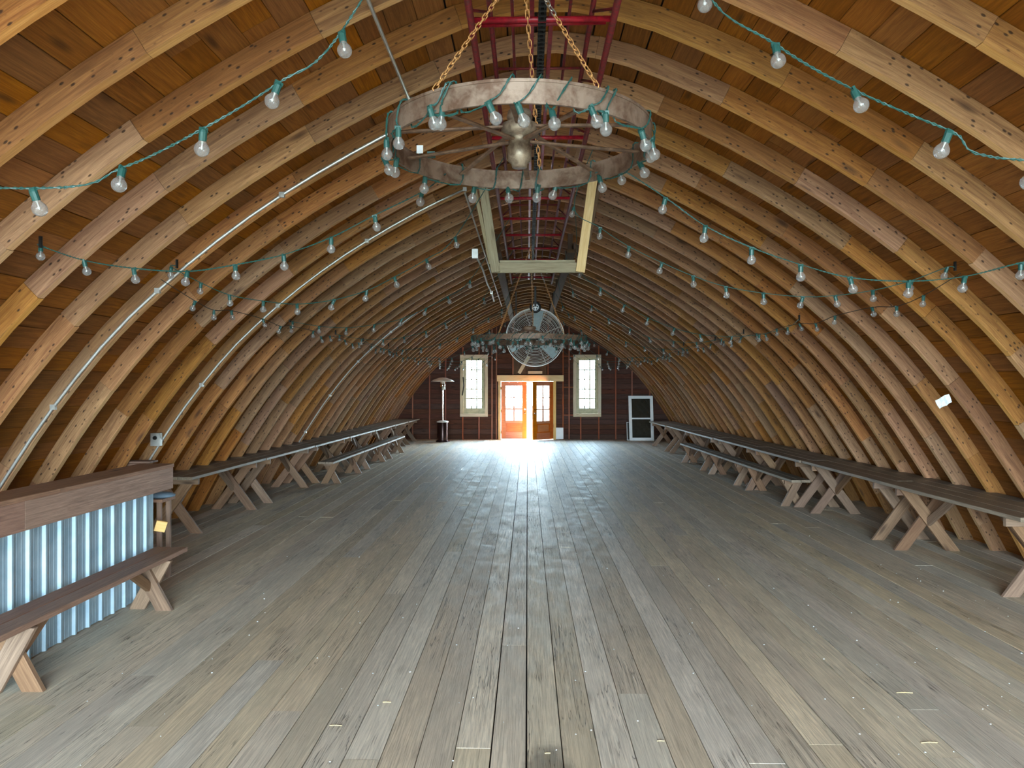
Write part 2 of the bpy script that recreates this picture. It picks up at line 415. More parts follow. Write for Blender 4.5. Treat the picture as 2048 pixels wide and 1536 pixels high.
for a in (-1, 1): MB().box((CX + a * 5.75 - .28, YN, -.4), (CX + a * 5.75 + .28, YW + .3, .35)).build('eave_sill', M['felt'], ceiling)

# ---------------------------------------------------------------- floor
floor = struct('floor')
BW = .1862
for r in range(-28, 31):
    x = -.005 + BW * (r + .5)
    if abs(x - CX) > 5.36: continue
    cuts = [YN]; y = YN + U(1.5, 5.5)
    while y < YW - 1.5 and len(cuts) < 5: cuts.append(y); y += U(3.6, 5.2) if len(cuts) < 3 else U(4.5, 8.5)
    cuts.append(YW + .12)
    gl = .0075 if r in (-1, 0, 8, -7) else U(.0030, .0062)
    for a, b in zip(cuts, cuts[1:]):
        z = -.0125 + U(-.0012, .0012)
        plank('floor_board', floor, (x, a + .0008, z - 0), (x, b - .0008, z), BW - gl - (.004 if r == -1 else 0), .025, M['floor'], ch=.0008)
MB().box((CX - 5.6, YN, -.10), (CX + 5.6, YW + .1, -.027)).build('subfloor', M['sub'], floor)

# ---------------------------------------------------------------- far gable wall
wall = struct('wall_back')
OPEN = [(-2.28, -1.50, .90, 2.89), (1.70, 2.50, .90, 2.89), (-.96, .95, 0, 2.05)]     # x0,x1,z0,z1
def rectpieces(x0, x1, z0, z1):
    xs = sorted({x0, x1} | {v for o in OPEN for v in o[:2] if x0 < v < x1}); zs = sorted({z0, z1} | {v for o in OPEN for v in o[2:] if z0 < v < z1})
    for za, zb in zip(zs, zs[1:]):
        run = None
        for xa, xb in zip(xs, xs[1:]):
            cx, cz = (xa + xb) / 2, (za + zb) / 2; hole = any(o[0] < cx < o[1] and o[2] < cz < o[3] for o in OPEN)
            if hole:
                if run: yield (*run, za, zb); run = None
            else: run = (run[0] if run else xa, xb)
        if run: yield (*run, za, zb)
mb = MB()
for a, b, c, d in rectpieces(CX - 5.4, CX + 5.4, 0, 4.75): mb.box((a, YW + .03, c), (b, YW + .09, d))
mb.build('outer_cladding', M['sub'], wall)
rh = .178; z = 0.0
while z < 4.4:
    zz = z + rh / 2; hw = min(5.3, halfw(z) + .1)
    edges = [CX - hw, CX + hw]
    spans = [(CX - hw, CX + hw)]
    for o in OPEN:
        if o[2] < zz < o[3]:
            ns = []
            for a, b in spans:
                if o[0] > a and o[1] < b: ns += [(a, o[0]), (o[1], b)]
                else: ns.append((a, b))
            spans = ns
    if len(spans) == 1 and hw > 2: c = U(-1.5, 1.5); spans = [(CX - hw, c), (c, CX + hw)]
    for a, b in spans:
        dz = U(0, .004)
        plank('wall_board', wall, (a + .002, YW + .012 + dz, zz), (b - .002, YW + .012 + dz, zz), rh - .009, .022, M['gable'], (0, -1, 0))
    z += rh
for pxx, y0, y1 in ((825, 0, 0), (859, 0, 0), (891, 0, 0), (925.6, 834, 0), (958, 834, 0), (984, 0, 0), (993, 0, 0), (1026, 0, 749), (1096, 0, 749), (1126, 0, 0), (1138, 0, 0), (1161, 834, 0), (1197, 834, 0), (1230.6, 0, 0), (1263, 0, 0), (1298, 0, 0), (958, 0, 709), (925.6, 0, 709), (1161, 0, 709), (1197, 0, 709)):
    X = (pxx - VX) * YW / F; zt = 4.3
    for i in range(60):
        if halfw(zt) > abs(X - CX) - .02: break
        zt -= .07
    z0 = 0 if not y1 else (878.6 - y1) * YW / F
    z1 = zt if not y0 else (878.6 - y0) * YW / F
    if z1 - z0 > .1: plank('stud', wall, (X, YW - .03, z0), (X, YW - .03, z1), .042, .06, M['stud'], (0, -1, 0))
for xa, xb, zz in ((-1.41, -1.26, 2.93), (-1.41, -1.26, .86), (1.27, 1.60, 2.93), (1.27, 1.60, 1.84), (1.27, 1.60, .86), (1.05, 1.27, .16)):
    plank('blocking', wall, (xa, YW - .025, zz), (xb, YW - .025, zz), .035, .05, M['stud'], (0, -1, 0))
# hatch boards above the door
for i in range(5):
    xx = -.50 + i * .235
    plank('hatch_board', wall, (xx + .12, YW - .012, 2.29), (xx + .12, YW - .012, 2.93), .23, .02, M['darkbeam'], (0, -1, 0))
plank('pale_strip', wall, (.02, YW - .05, 2.36), (.52, YW - .05, 2.36), .10, .02, M['trimwood'], (0, -1, 0))
d = plank('slanted_board', wall, (-.30, YW - .08, 2.33), (.05, YW - .08, 2.93), .12, .02, M['trimwood'], (0, -1, 0)); d['label'] = 'pale board nailed at a slant above the doors'
plank('door_header', wall, (-1.077, YW - .04, 2.155), (1.27, YW - .04, 2.155), .22, .075, M['newwood'], (0, -1, 0))['label'] = 'new yellow timber header'
for xx in (-.985, .955): plank('door_jamb', wall, (xx, YW + .0, 0), (xx, YW + .0, 2.045), .09 if xx < 0 else .10, .15, M['newwood'], (0, -1, 0))

def window(n, xc):
    wn = struct('window_%d' % n)
    x0, x1, z0, z1 = xc - .49, xc + .49, .80, 2.985; cw = .105
    y = YW - .035
    for a, b, wd in (((x0, y, z0 + cw / 2), (x1, y, z0 + cw / 2), cw), ((x0, y, z1 - cw / 2), (x1, y, z1 - cw / 2), cw),
                     ((x0 + cw / 2, y, z0 + cw), (x0 + cw / 2, y, z1 - cw), cw), ((x1 - cw / 2, y, z0 + cw), (x1 - cw / 2, y, z1 - cw), cw)):
        plank('window_casing', wn, a, b, wd, .05, M['trimwood'], (0, -1, 0))
    ox0, ox1, oz0, oz1 = x0 + cw, x1 - cw, z0 + cw, z1 - cw; sw = .105; y = YW + .01
    gx0, gx1, gz0, gz1 = ox0 + sw + .01, ox1 - sw - .01, oz0 + .19, oz1 - .09
    for a, b, wd in (((ox0, y, (oz0 + gz0) / 2), (ox1, y, (oz0 + gz0) / 2), gz0 - oz0), ((ox0, y, (oz1 + gz1) / 2), (ox1, y, (oz1 + gz1) / 2), oz1 - gz1),
                     (((ox0 + gx0) / 2, y, gz0), ((ox0 + gx0) / 2, y, gz1), gx0 - ox0), (((ox1 + gx1) / 2, y, gz0), ((ox1 + gx1) / 2, y, gz1), gx1 - ox1)):
        plank('window_sash', wn, a, b, wd, .04, M['olive'], (0, -1, 0))
    for i in (1, 2):
        xx = gx0 + (gx1 - gx0) * i / 3; plank('muntin', wn, (xx, y, gz0), (xx, y, gz1), .042, .03, M['olive'], (0, -1, 0))
    for i in range(1, 5):
        zz = gz0 + (gz1 - gz0) * i / 5; plank('muntin', wn, (gx0, y + .001, zz), (gx1, y + .001, zz), .042, .03, M['olive'], (0, -1, 0))
    for i in range(3):
        for k in range(5):
            a, b = gx0 + (gx1 - gx0) * i / 3, gx0 + (gx1 - gx0) * (i + 1) / 3; c, dd = gz0 + (gz1 - gz0) * k / 5, gz0 + (gz1 - gz0) * (k + 1) / 5
            MB().box((a, y + .002, c), (b, y + .005, dd)).build('pane', M['glass'], wn)
    return wn
wl = window(1, -1.89); wr = window(2, 2.10)
sash_bar = MB().tube([(-2.30, YW - .08, 1.55), (-2.24, YW - .09, 1.9), (-2.27, YW - .08, 2.2)], .02, 6).build('opener_arm', M['black'], wl); 

def door(n, hinge, sgn, ang):
    """leaf in its own frame: hinge at x=0, the leaf reaching to x=sgn*W"""
    dr = struct('door_%d' % n); dr.location = (hinge, YW + .02, 0); dr.rotation_euler = (0, 0, ang)
    W, Hh, T = .915, 2.04, .045
    def bx(name, xa, xb, za, zb, t, mat, dy=0): 
        xa, xb = sorted((sgn * xa, sgn * xb)); return MB().box((xa, -t / 2 + dy, za), (xb, t / 2 + dy, zb)).build(name, mat, dr)
    st = .165
    bx('stile', 0, st, 0.01, Hh, T, M['doorwood']); bx('stile', W - st, W, 0.01, Hh, T, M['doorwood'])
    bx('rail', st, W - st, Hh - .15, Hh, T, M['doorwood']); bx('rail', st, W - st, .57, .66, T, M['doorwood']); bx('rail', st, W - st, .01, .25, T, M['doorwood'])
    bx('recessed_panel', st, W - st, .25, .57, .018, M['doorwood'])
    bx('raised_panel', st + .045, W - st - .045, .29, .53, .034, M['doorwood'])
    gx0, gx1, gz0, gz1 = st, W - st, .66, Hh - .15
    bx('muntin', W / 2 - .02, W / 2 + .02, gz0, gz1, .03, M['doorwood'])
    for i in (1, 2):
        zz = gz0 + (gz1 - gz0) * i / 3; bx('muntin', gx0, gx1, zz - .019, zz + .019, .028, M['doorwood'])
    for i in range(2):
        for k in range(3):
            bx('pane', gx0 + (gx1 - gx0) * i / 2, gx0 + (gx1 - gx0) * (i + 1) / 2, gz0 + (gz1 - gz0) * k / 3, gz0 + (gz1 - gz0) * (k + 1) / 3, .004, M['glass'])
    kx = sgn * (W - .07)
    hd = MB(); hd.lathe([(.0, -.03), (.026, -.03), (.026, -.022), (.01, -.02), (.01, -.055), (.028, -.062), (.028, -.085), (0, -.092)], 12, axis='Y', at=(kx, 0, .93))
    hd.lathe([(.0, -.03), (.024, -.03), (.024, -.04), (0, -.04)], 12, axis='Y', at=(kx, 0, 1.06)); hd.build('handle', M['chrome'], dr)
    for zz in (.25, 1.0, 1.8): MB().tube([(0, -.03, zz - .05), (0, -.03, zz + .05)], .009, 6).build('hinge', M['black'], dr)
    return dr
door(1, -.935, 1, 0); door(2, .90, -1, math.radians(38))

# near end: gable posts either side of the wide hay door opening
wn = struct('wall_front')
for a, b, c, d in ((CX - 5.4, CX - 4.1, 0, 4.7), (CX + 4.1, CX + 5.4, 0, 4.7), (CX - 4.1, CX + 4.1, 4.1, 4.7)):
    MB().box((a, YN - .1, c), (b, YN, d)).build('gable_panel', M['gable'], wn)
# outside: land below the loft and a deck beyond the doors
MB().box((-150, -150, -3.4), (150, 180, -3.2)).build('ground', M['ground'])['kind'] = 'structure'
deck = struct('landing')
for i in range(14): plank('deck_board', deck, (-1.8, YW + .25 + i * .145, -.05), (1.8, YW + .25 + i * .145, -.05), .14, .035, M['decking'])

# ---------------------------------------------------------------- tables and benches
def make_table(L):
    t = empty('picnic_table')
    W = .78; z = .76; nb = 4; pw = W / nb
    for i in range(nb): plank('top_plank', t, (-W / 2 + pw * (i + .5), .0, z - .019 + U(-.002, .002)), (-W / 2 + pw * (i + .5), L, z - .019 + U(-.002, .002)), pw - .006, .038, M['table'])
    for yy, sg in ((.27, 1), (L - .27, -1)):
        plank('cleat', t, (-.34, yy, z - .038 - .045), (.34, yy, z - .038 - .045), .09, .038, M['leg'], (0, 1, 0))
        for s, dy in ((1, .04), (-1, -.0)):
            plank('leg', t, (s * .29, yy + sg * dy, .0), (-s * .25, yy + sg * dy, z - .042), .125, .036, M['leg'], (0, 1, 0), cut=s * .54 / .718)
        plank('brace', t, (0, yy + sg * .06, .33), (0, yy + sg * .62, z - .045), .085, .036, M['leg'], (1, 0, 0))
    return t
def make_bench(L, seat='table'):
    t = empty('bench'); z = .45
    for i in (0, 1): plank('seat_plank', t, ((i - .5) * .15, 0, z - .019), ((i - .5) * .15, L, z - .019), .143, .038, M[seat])
    for yy, sg in ((.33, 1), (L - .33, -1)):
        plank('cleat', t, (-.13, yy, z - .038 - .035), (.13, yy, z - .038 - .035), .07, .036, M['leg'], (0, 1, 0))
        for s, dy in ((1, .04), (-1, 0)):
            plank('leg', t, (s * .125, yy + sg * dy, 0), (-s * .10, yy + sg * dy, z - .042), .12, .038, M['leg'], (0, 1, 0), cut=s * .225 / .41)
        plank('brace', t, (0, yy + sg * .06, .20), (0, yy + sg * .36, z - .045), .075, .036, M['leg'], (1, 0, 0))
    return t
t24 = make_table(2.385); t19 = make_table(1.93); b24 = make_bench(2.36)
ordn = ['first', 'second', 'third', 'fourth', 'fifth', 'sixth', 'seventh']
used = set()
def place(src, x, y, rz, label, cat, group):
    o = src if src.name not in used else copy_tree(src, (0, 0, 0))
    if src.name not in used: used.add(src.name)
    o.location = (x, y, 0); o.rotation_euler = (0, 0, rz); tag(o, label, cat, group)
    return o
y = 6.36
for i in range(7):
    xc = 4.64 - i * .055 + (0.02 if i % 2 else 0)
    lb = ['weathered brown X-legged plank table nearest the camera in the row opposite the bar', 'X-legged plank table second from the camera opposite the bar',
          'X-legged plank table third from the camera, just before the row of benches opposite the bar', 'X-legged plank table behind the nearest bench opposite the bar',
          'X-legged plank table behind the middle bench opposite the bar', 'X-legged plank table behind the farthest bench opposite the bar', 'X-legged plank table ending beside the leaning white window'][i]
    place(t24, xc, y, .022, lb, 'table', 'tables in the row opposite the bar'); y += 2.4
y = 8.95
for i in range(7):
    xc = -4.56 + i * .07
    src = t24 if i < 5 else t19
    lb = ['dark X-legged plank table starting just behind the metal-clad bar', 'second X-legged plank table beyond the metal-clad bar',
          'third X-legged plank table beyond the bar, beside the nearest end of the benches', 'fourth X-legged plank table beyond the bar, behind a bench',
          'fifth X-legged plank table beyond the bar, behind a bench', 'sixth plank table beyond the bar, next to last before the gable wall', 'plank table beyond the bar, ending at the gable wall near the patio heater'][i]
    place(src, xc, y, -.026, lb, 'table', 'tables in the row beyond the bar'); y += 2.4 if i < 5 else 1.95
for i in range(3):
    place(b24, 4.19 - i * .07, 11.2 + i * 2.38, .03, ['grey X-legged bench nearest the camera before the tables opposite the bar', 'grey X-legged bench in the middle of three opposite the bar', 'grey X-legged bench farthest of three opposite the bar'][i], 'bench', 'benches opposite the bar')
for i in range(3):
    place(b24, -3.82 + i * .05, 13.65 + i * 2.4, -.02, ['X-legged bench nearest the bar in the row before the tables', 'middle one of three X-legged benches on the bar side', 'farthest of three X-legged benches on the bar side, toward the patio heater'][i], 'bench', 'benches beyond the bar')
place(make_bench(2.361, 'bar'), -3.195, 4.08, 0, 'brown X-legged bench standing in front of the corrugated metal bar', 'bench', None)

# ---------------------------------------------------------------- the bar
bar = tag(empty('bar_counter', (-3.46, 2.2, 0)), 'bar counter clad in bluish corrugated metal under a brown board ledge', 'bar')
L = 6.62 - 2.2; PW = .17 * 5
def corr(y0, y1):                              # ribbed sheet, each panel about 90 cm wide
    mb = MB(); pts = []; yy = y0; p = .17
    while yy < y1 - .01:
        for d, h in ((0, 0), (.012, .020), (.030, .020), (.042, 0), (.078, 0), (.084, .002), (.090, .002), (.096, 0), (.124, 0), (.130, .002), (.136, .002), (.142, 0)):
            if yy + d < y1: pts.append((yy + d, h))
        yy += p
    pts.append((y1, 0))
    for yv, h in pts:
        for zz in (.005, 1.06): mb.v.append((h, yv, zz))
        for zz in (.005, 1.06): mb.v.append((h - .002, yv, zz))
    for i in range(len(pts) - 1):
        a = 4 * i; mb.f += [(a, a + 4, a + 5, a + 1), (a + 2, a + 3, a + 7, a + 6)]; mb.m += [0, 0]
    return mb
for i in range(6):
    a = i * PW; corr(a, min(a + PW, L)).build('metal_panel', M['sheet'], bar, loc=(0.0015 * i, 0, 0))
for zz in (.03, .55): 
    for k in range(26):
        MB().lathe([(.0, .006), (.007, .006), (.009, 0), (.009, -.004)], 8, axis='Z').build('screw', M['silver'], bar)
        o = kids_last = bpy.context.scene.collection.objects[-1]; o.location = (.006, .052 + k * .17, zz); o.rotation_euler = (0, PI / 2, 0)
for k in range(8): plank('frame_stud', bar, (-.05, .05 + k * .6, 0), (-.05, .05 + k * .6, 1.07), .04, .085, M['leg'], (0, 1, 0) if False else (1, 0, 0))
plank('frame_stud', bar, (-.05, L - .02, 0), (-.05, L - .02, 1.07), .04, .085, M['leg'], (1, 0, 0))
plank('frame_rail', bar, (-.05, 0, 1.09), (-.05, L, 1.09), .085, .04, M['leg'])
for a, b in ((0, 2.35), (2.355, L - .14)): plank('apron_board', bar, (.245, a, 1.068), (.245, b, 1.068), .19, .03, M['bar'], (1, 0, 0))
plank('apron_board', bar, (.245, L - .14, 1.068), (.245, L - .138 + .0, 1.068), .19, .03, M['bar'], (1, 0, 0))
for a, b in ((0, 2.7), (2.703, L - .12)): 
    plank('ledge_board', bar, (.105, a, 1.178), (.105, b, 1.178), .31, .032, M['bar'])
plank('end_cap', bar, (-.04, L - .135, 1.068), (.23, L - .135, 1.068), .19, .03, M['bar'], (0, 1, 0))
for k in range(5): plank('bracket', bar, (.02, .4 + k * .85, 1.08), (.23, .4 + k * .85, 1.08), .12, .035, M['leg'], (0, 1, 0))
plank('wood_block', bar, (.0, L + .05, .60), (.075, L + .10, .575), .10, .03, M['newwood'], (0, -1, 0))['label'] = 'pale wood block sticking out of the bar end'
bl = MB(); bl.lathe([(.0, 0), (.10, .0), (.14, .012), (.145, .03), (.10, .05), (.0, .06)], 18)
o = bl.build('folded_cloth', M['blue'], None, True, loc=(-3.62, 7.05, .80)); o.scale = (1.1, .7, 1)
tag(o, 'dusty blue folded cloth on the shelf at the end of the bar', 'cloth')
sh = tag(empty('stool', (-3.72, 7.05, 0)), 'small dark board stool behind the end of the bar, a blue cloth on it', 'stool')
plank('seat', sh, (-.2, 0, .785), (.2, 0, .785), .26, .03, M['bar'])
for a in (-.15, .15):
    for b in (-.09, .09): plank('leg', sh, (a, b, 0), (a, b, .77), .04, .04, M['bar'], (0, 1, 0))
bx = tag(empty('crate', (-4.5, 7.95, 0)), 'shallow wooden crate of thin boards standing behind the bar end', 'crate')
for zz in (.2, .55, .98): plank('slat', bx, (-.3, 0, zz), (.3, 0, zz), .11, .018, M['bar'], (0, -1, .25))
for a in (-.27, .27): plank('post', bx, (a, .03, 0), (a, .03, 1.02), .045, .04, M['bar'], (0, -1, 0))
plank('top_board', bx, (-.33, .06, 1.05), (.33, .06, 1.05), .18, .02, M['bar'])

# ---------------------------------------------------------------- bulbs
def bulbmesh():
    mb = MB(); pr = [(.0001, -.0235)] + [(.0235 * math.sin(PI * (1 - i / 9) ), -.0 + .0235 * math.cos(PI * (1 - i / 9))) for i in range(1, 8)] + [(.0115, .0235), (.0108, .030)]
    mb.lathe(pr, 14, 0)
    mb.lathe([(.0001, -.002), (.0045, .001), (.0045, .007), (.0025, .011), (.0035, .020), (.006, .030)], 8, 1)
    me = mb.build('tmp', [M['bulb'], M['stem']], None, True); d = me.data; bpy.data.objects.remove(me); d.name = 'bulb'; return d
def socketmesh():
    mb = MB(); mb.lathe([(.0115, .026), (.0122, .028), (.0122, .054), (.009, .061), (.0001, .062)], 10, 0)
    mb.box((-.004, -.013, .052), (.004, .013, .067))
    me = mb.build('tmp', [M['green']], None, False); d = me.data; bpy.data.objects.remove(me); d.name = 'socket'; return d
BULB, SOCK = bulbmesh(), socketmesh()
def add_bulb(parent, p, tilt=None, sc=1.1):
    """p = centre of the glass in the parent's frame"""
    rx, ry = tilt if tilt else (U(-.35, .35), U(-.35, .35))
    m = Matrix.Translation(Vector(p)) @ Matrix.Rotation(rx, 4, 'X') @ Matrix.Rotation(ry, 4, 'Y') @ Matrix.Rotation(U(0, 3), 4, 'Z') @ Matrix.Scale(sc, 4)
    b = link('bulb', BULB, parent, m); link('socket', SOCK, b)
    return m @ Vector((0, 0, .064))
def twisted(mb, pts, r=.0026, tw=.0032, per=.05):
    """two wires twisted round each other along pts"""
    P = [Vector(p) for p in pts]; out = []
    for a, b in zip(P, P[1:]):
        n = max(1, int((b - a).length / .018)); out += [a.lerp(b, i / n) for i in range(n)]
    out.append(P[-1])
    s = 0; A, B = [], []
    for i, p in enumerate(out):
        if i: s += (p - out[i - 1]).length
        d = (out[min(i + 1, len(out) - 1)] - out[max(i - 1, 0)]).normalized(); x = d.cross(Vector((0, 0, 1)))
        x = x.normalized() if x.length > .01 else Vector((1, 0, 0)); y = d.cross(x); t = 2 * PI * s / per
        o = (x * math.cos(t) + y * math.sin(t)) * tw; A.append(p + o); B.append(p - o)
    mb.tube(A, r, 5); mb.tube(B, r, 5)
def smoothpts(pts, n=5):
    P = [tuple(p) for p in pts]; out = []
    for i in range(len(P) - 1):
        p0 = P[max(i - 1, 0)]; p1 = P[i]; p2 = P[i + 1]; p3 = P[min(i + 2, len(P) - 1)]
        for k in range(n):
            t = k / n; out.append(Vector([.5 * ((2 * b) + (-a + c) * t + (2 * a - 5 * b + 4 * c - d) * t * t + (-a + 3 * b - 3 * c + d) * t ** 3) for a, b, c, d in zip(p0, p1, p2, p3)]))
    out.append(Vector(P[-1])); return out
def string_light(start, bulbs, end, label, group, thick=True, mat='green'):
    o = empty('string_light', start); s0 = Vector(start); wire = [Vector((0, 0, 0))]
    for p in bulbs:
        q = Vector(p) - s0; wire.append(add_bulb(o, q))
    wire.append(Vector(end) - s0)
    pts = smoothpts(wire, 6); mb = MB()
    if thick: twisted(mb, pts)
    else: mb.tube(pts, .0036, 4)
    mb.build('wire', M[mat], o)
    hk = MB().tube([Vector(end) - s0 + Vector((0, 0, -.02)), Vector(end) - s0 + Vector((0, 0, .05))], .012, 6); hk.build('plug', M['black'], o)
    return tag(o, label, 'string light', group)
CENT = (.02, 3.86)
def hangpts(lst, dc, dw, xw):
    """pixels of the bulbs of a string that hangs in the upright plane from the centre line (depth dc) to the wall (x = xw, depth dw)"""
    out = []
    for x, y in lst:
        t = (x - VX) / F; # X = t*D ; D = dc + (dw-dc)*X/xw
        D = dc / (1 - t * (dw - dc) / xw)
        out.append(px(x, y, D))
    return out
A1 = [(687, 97), (540, 198), (397, 294), (228, 365), (65, 413)]
B1 = [(840, 403), (752, 453), (660, 497), (565, 531), (467, 550), (364, 562), (262, 557), (162, 540), (67, 509)]
C1 = [(913, 490), (856.6, 532.5), (792.6, 569), (729.4, 596.5), (660, 614), (591.7, 623), (522, 618), (455, 605.5), (394, 581), (334, 549)]
D1 = [(940, 572), (898.5, 603), (848.6, 627), (799, 648), (746, 660), (690, 666), (635.5, 662.6), (582, 653)]
E1 = [(969, 605), (932, 633.8), (892.5, 654.6), (852.6, 671.7), (808, 682.4), (764.6, 688), (721, 686.5), (677, 678.7)]
F1 = [(1004, 625), (976.9, 643), (946, 664.5), (913, 682), (878.6, 695), (841.5, 703.5), (803, 707), (766, 705)]
A2 = [(1408, 13), (1553, 126), (1716, 216), (1873, 308), (2042, 370)]
B2 = [(1243, 362), (1324, 421), (1406, 478), (1500, 522), (1597, 556), (1700, 580), (1808, 589), (1914, 579), (2027, 554)]
C2 = [(1144, 429), (1199, 473.5), (1255.7, 511), (1318, 543), (1385.5, 570), (1451, 591.6), (1524.4, 605), (1596, 612), (1668.6, 610), (1739.5, 599.5), (1812, 579), (1878, 555)]
D2 = [(1159, 551), (1200.6, 588), (1244.6, 621), (1292.6, 647.7), (1344, 667.8), (1400.7, 680.5), (1458.4, 685), (1514.8, 681), (1571.4, 667)]
E2 = [(1146, 592), (1182, 620.5), (1218, 646), (1258.8, 667), (1300, 683), (1345, 692), (1393, 694), (1440, 687)]
F2 = [(1124, 620), (1150, 640), (1182, 660), (1217, 678), (1251.6, 692), (1289, 701), (1326.5, 706.5), (1365, 704.5)]
def wallpt(side, z, y):
    p, nn = arc(s_at(z, side)); return Vector((p.x + CX - nn.x * .01, y, p.y - nn.y * .01))
SETS = [(A1, A2, 2.5, 2.45, 2.5, 2.47, 2.66), (B1, B2, 4.25, 4.35, 4.15, 4.1, 2.74), (C1, C2, 6.3, 5.8, 6.0, 5.6, 2.86), (D1, D2, 8.6, 9.1, 8.3, 9.0, 2.72), (E1, E2, 10.6, 11.3, 10.6, 11.3, 2.72), (F1, F2, 13.2, 13.2, 13.2, 13.0, 2.74)]
for i, (l, r, dc, dw, dc2, dw2, zw) in enumerate(SETS):
    where = ['hung before the near wagon wheel', 'leaving the near wagon wheel', 'just beyond the near wagon wheel', 'passing before the far wagon wheel', 'just past the far wagon wheel', 'just before the big fan'][i]
    for lst, side, a, b in ((l, -1, dc, dw), (r, 1, dc2, dw2)):
        xw = -2.98 if side < 0 else 3.25
        pts = hangpts(lst, a, b, xw)
        st = Vector((CX + side * (.38 if i != 1 else .5), a - (.0 if i else .0), 3.88 if i != 1 else 3.06))
        if i == 1: st = Vector((-.038 + side * .40, 3.86, 3.03))
        en = wallpt(side, zw, b if i else b)
        if pts[-1].x * side > en.x * side - .05: en = wallpt(side, pts[-1].z + .08, b)
        string_light(st, pts, en, 'string of round bulbs ' + where + (', sagging toward the bar side' if side < 0 else ', sagging away from the bar'), 'strings of bulbs across the vault', thick=i < 2)
for j, D in enumerate((15.4, 17.6, 19.8, 22.0, 24.0)):
    for side in (-1, 1):
        pts = []
        for q in range(1, 11):
            X = .45 + q * .265; t = (X - .45) / 2.75
            z = 3.75 - 3.9 * t * (1 - t * .74) * 1.12 + U(-.02, .02)
            pts.append(Vector((CX + side * X, D, max(z, 2.42))))
        string_light(Vector((CX + side * .42, D, 3.86)), pts, wallpt(side, 2.78, D), ('%s string of clear bulbs behind the fan, sagging ' % ['first', 'second', 'third', 'fourth', 'last'][j]) + ('toward the bar side' if side < 0 else 'away from the bar side'), 'strings of bulbs across the vault', thick=False)
# runs along the rafters from hook to hook
for side, hooks in ((-1, (5.8, 7.5, 9.3, 11.1, 12.9, 14.7, 16.5)), (1, (5.6, 7.28, 9.1, 10.7, 12.5, 14.3, 16.1, 17.9))):
    st = wallpt(side, 2.78, hooks[0]); pts = []
    for a, b in zip(hooks, hooks[1:]):
        for t in (.25, .5, .75):
            p = wallpt(side, 2.78, a + (b - a) * t); p.x -= side * .06; p.z -= .07 + .32 * t * (1 - t) * 2; pts.append(p)
    string_light(st, pts, wallpt(side, 2.78, hooks[-1]), 'string of bulbs looped from rafter to rafter along the ' + ('bar side' if side < 0 else 'side opposite the bar'), None, thick=False, mat='cable')
    o = None

# ---------------------------------------------------------------- wagon wheel chandeliers
def ring(mb, R_, z0, z1, t, n=72, mi=0):
    b = len(mb.v)
    for j in range(n):
        a = 2 * PI * j / n; c, s = math.cos(a), math.sin(a)
        for rr, zz in ((R_, z0), (R_, z1), (R_ - t, z1), (R_ - t, z0)): mb.v.append((rr * c, rr * s, zz))
    for j in range(n):
        for q in range(4):
            a0, a1 = b + 4 * j + q, b + 4 * j + (q + 1) % 4; k = 4 if j < n - 1 else 4 - 4 * n
            mb.f.append((a0, a0 + k, a1 + k, a1)); mb.m.append(mi)
def linkmesh():
    mb = MB(); h, r = .0135, .0085; pts = []
    for i in range(7): t = PI * i / 6; pts.append((r * math.cos(t), 0, h + r * math.sin(t)))
    for i in range(7): t = PI + PI * i / 6; pts.append((r * math.cos(t), 0, -h + r * math.sin(t)))
    mb.tube(pts, .0027, 5, closed=True)
    o = mb.build('tmp', M['gold'], None, True); d = o.data; bpy.data.objects.remove(o); d.name = 'link'; return d
LINK = linkmesh(); LINKS = LINK.copy(); LINKS.materials[0] = M['silver']
def chain(parent, a, b, label=None, silver=0.0):
    a, b = Vector(a), Vector(b); c = empty('chain', a, parent=parent); d = b - a; n = int(d.length / .0345)
    q = d.to_track_quat('Z', 'X').to_matrix().to_4x4()
    for i in range(n):
        t = (i + .5) / n
        m = Matrix.Translation(d * t) @ q @ Matrix.Rotation((PI / 2 if i % 2 else 0) + U(-.2, .2), 4, 'Z')
        link('link', LINKS if t > 1 - silver else LINK, c, m)
    if label: c['label'] = label
    return c
def wheel(loc, Rr, hb, hubz, label, anchors, top, nsp=10, dark=False, hubscale=1.0, ph=.25):
    w_ = tag(empty('wheel_chandelier', loc), label, 'chandelier', 'wagon wheel chandeliers')
    rm = M['rust'] if not dark else M['rustdark']
    mb = MB(); ring(mb, Rr, 0, hb, .012); ring(mb, Rr + .004, hb - .012, hb, .018); mb.build('rim', rm, w_)
    s = hubscale
    mb = MB(); mb.lathe([(.0, .16), (.055 * s, .16), (.062 * s, .13), (.05 * s, .11), (.085 * s, .095), (.09 * s, .05), (.05 * s, .04), (.05 * s, -.0), (.058 * s, -.01), (.055 * s, -.075), (.04 * s, -.085), (.035 * s, -.105), (0, -.105)], 20, at=(0, 0, hubz)); mb.build('hub', M['hub'] if not dark else rm, w_, True)
    for i in range(nsp):
        a = ph + 2 * PI * i / nsp; up = .085 if i % 2 else .02
        plank('spoke', w_, (.05 * s * math.cos(a), .05 * s * math.sin(a), hubz + up), ((Rr - .01) * math.cos(a), (Rr - .01) * math.sin(a), hb * .55), .026, .012, M['rustdark'], ch=.004)
    for i, a in enumerate(anchors):
        p = Vector((Rr * math.cos(a), Rr * math.sin(a), hb)); tp = Vector(top) - Vector(loc)
        chain(w_, p, tp, None, .45 if i == 1 else 0)
    return w_
W1 = Vector((-.038, 3.44, 3.0)); R1 = .617
w1 = wheel(W1, R1, .097, .04, 'rusty iron wagon wheel chandelier hung nearest on brassy chains, wound with green wire', [math.radians(-123.5), math.radians(-58.8), math.radians(80)], (-.02, 3.35, 3.86))
W2 = Vector((.02, 10.2, 2.51)); R2 = .80
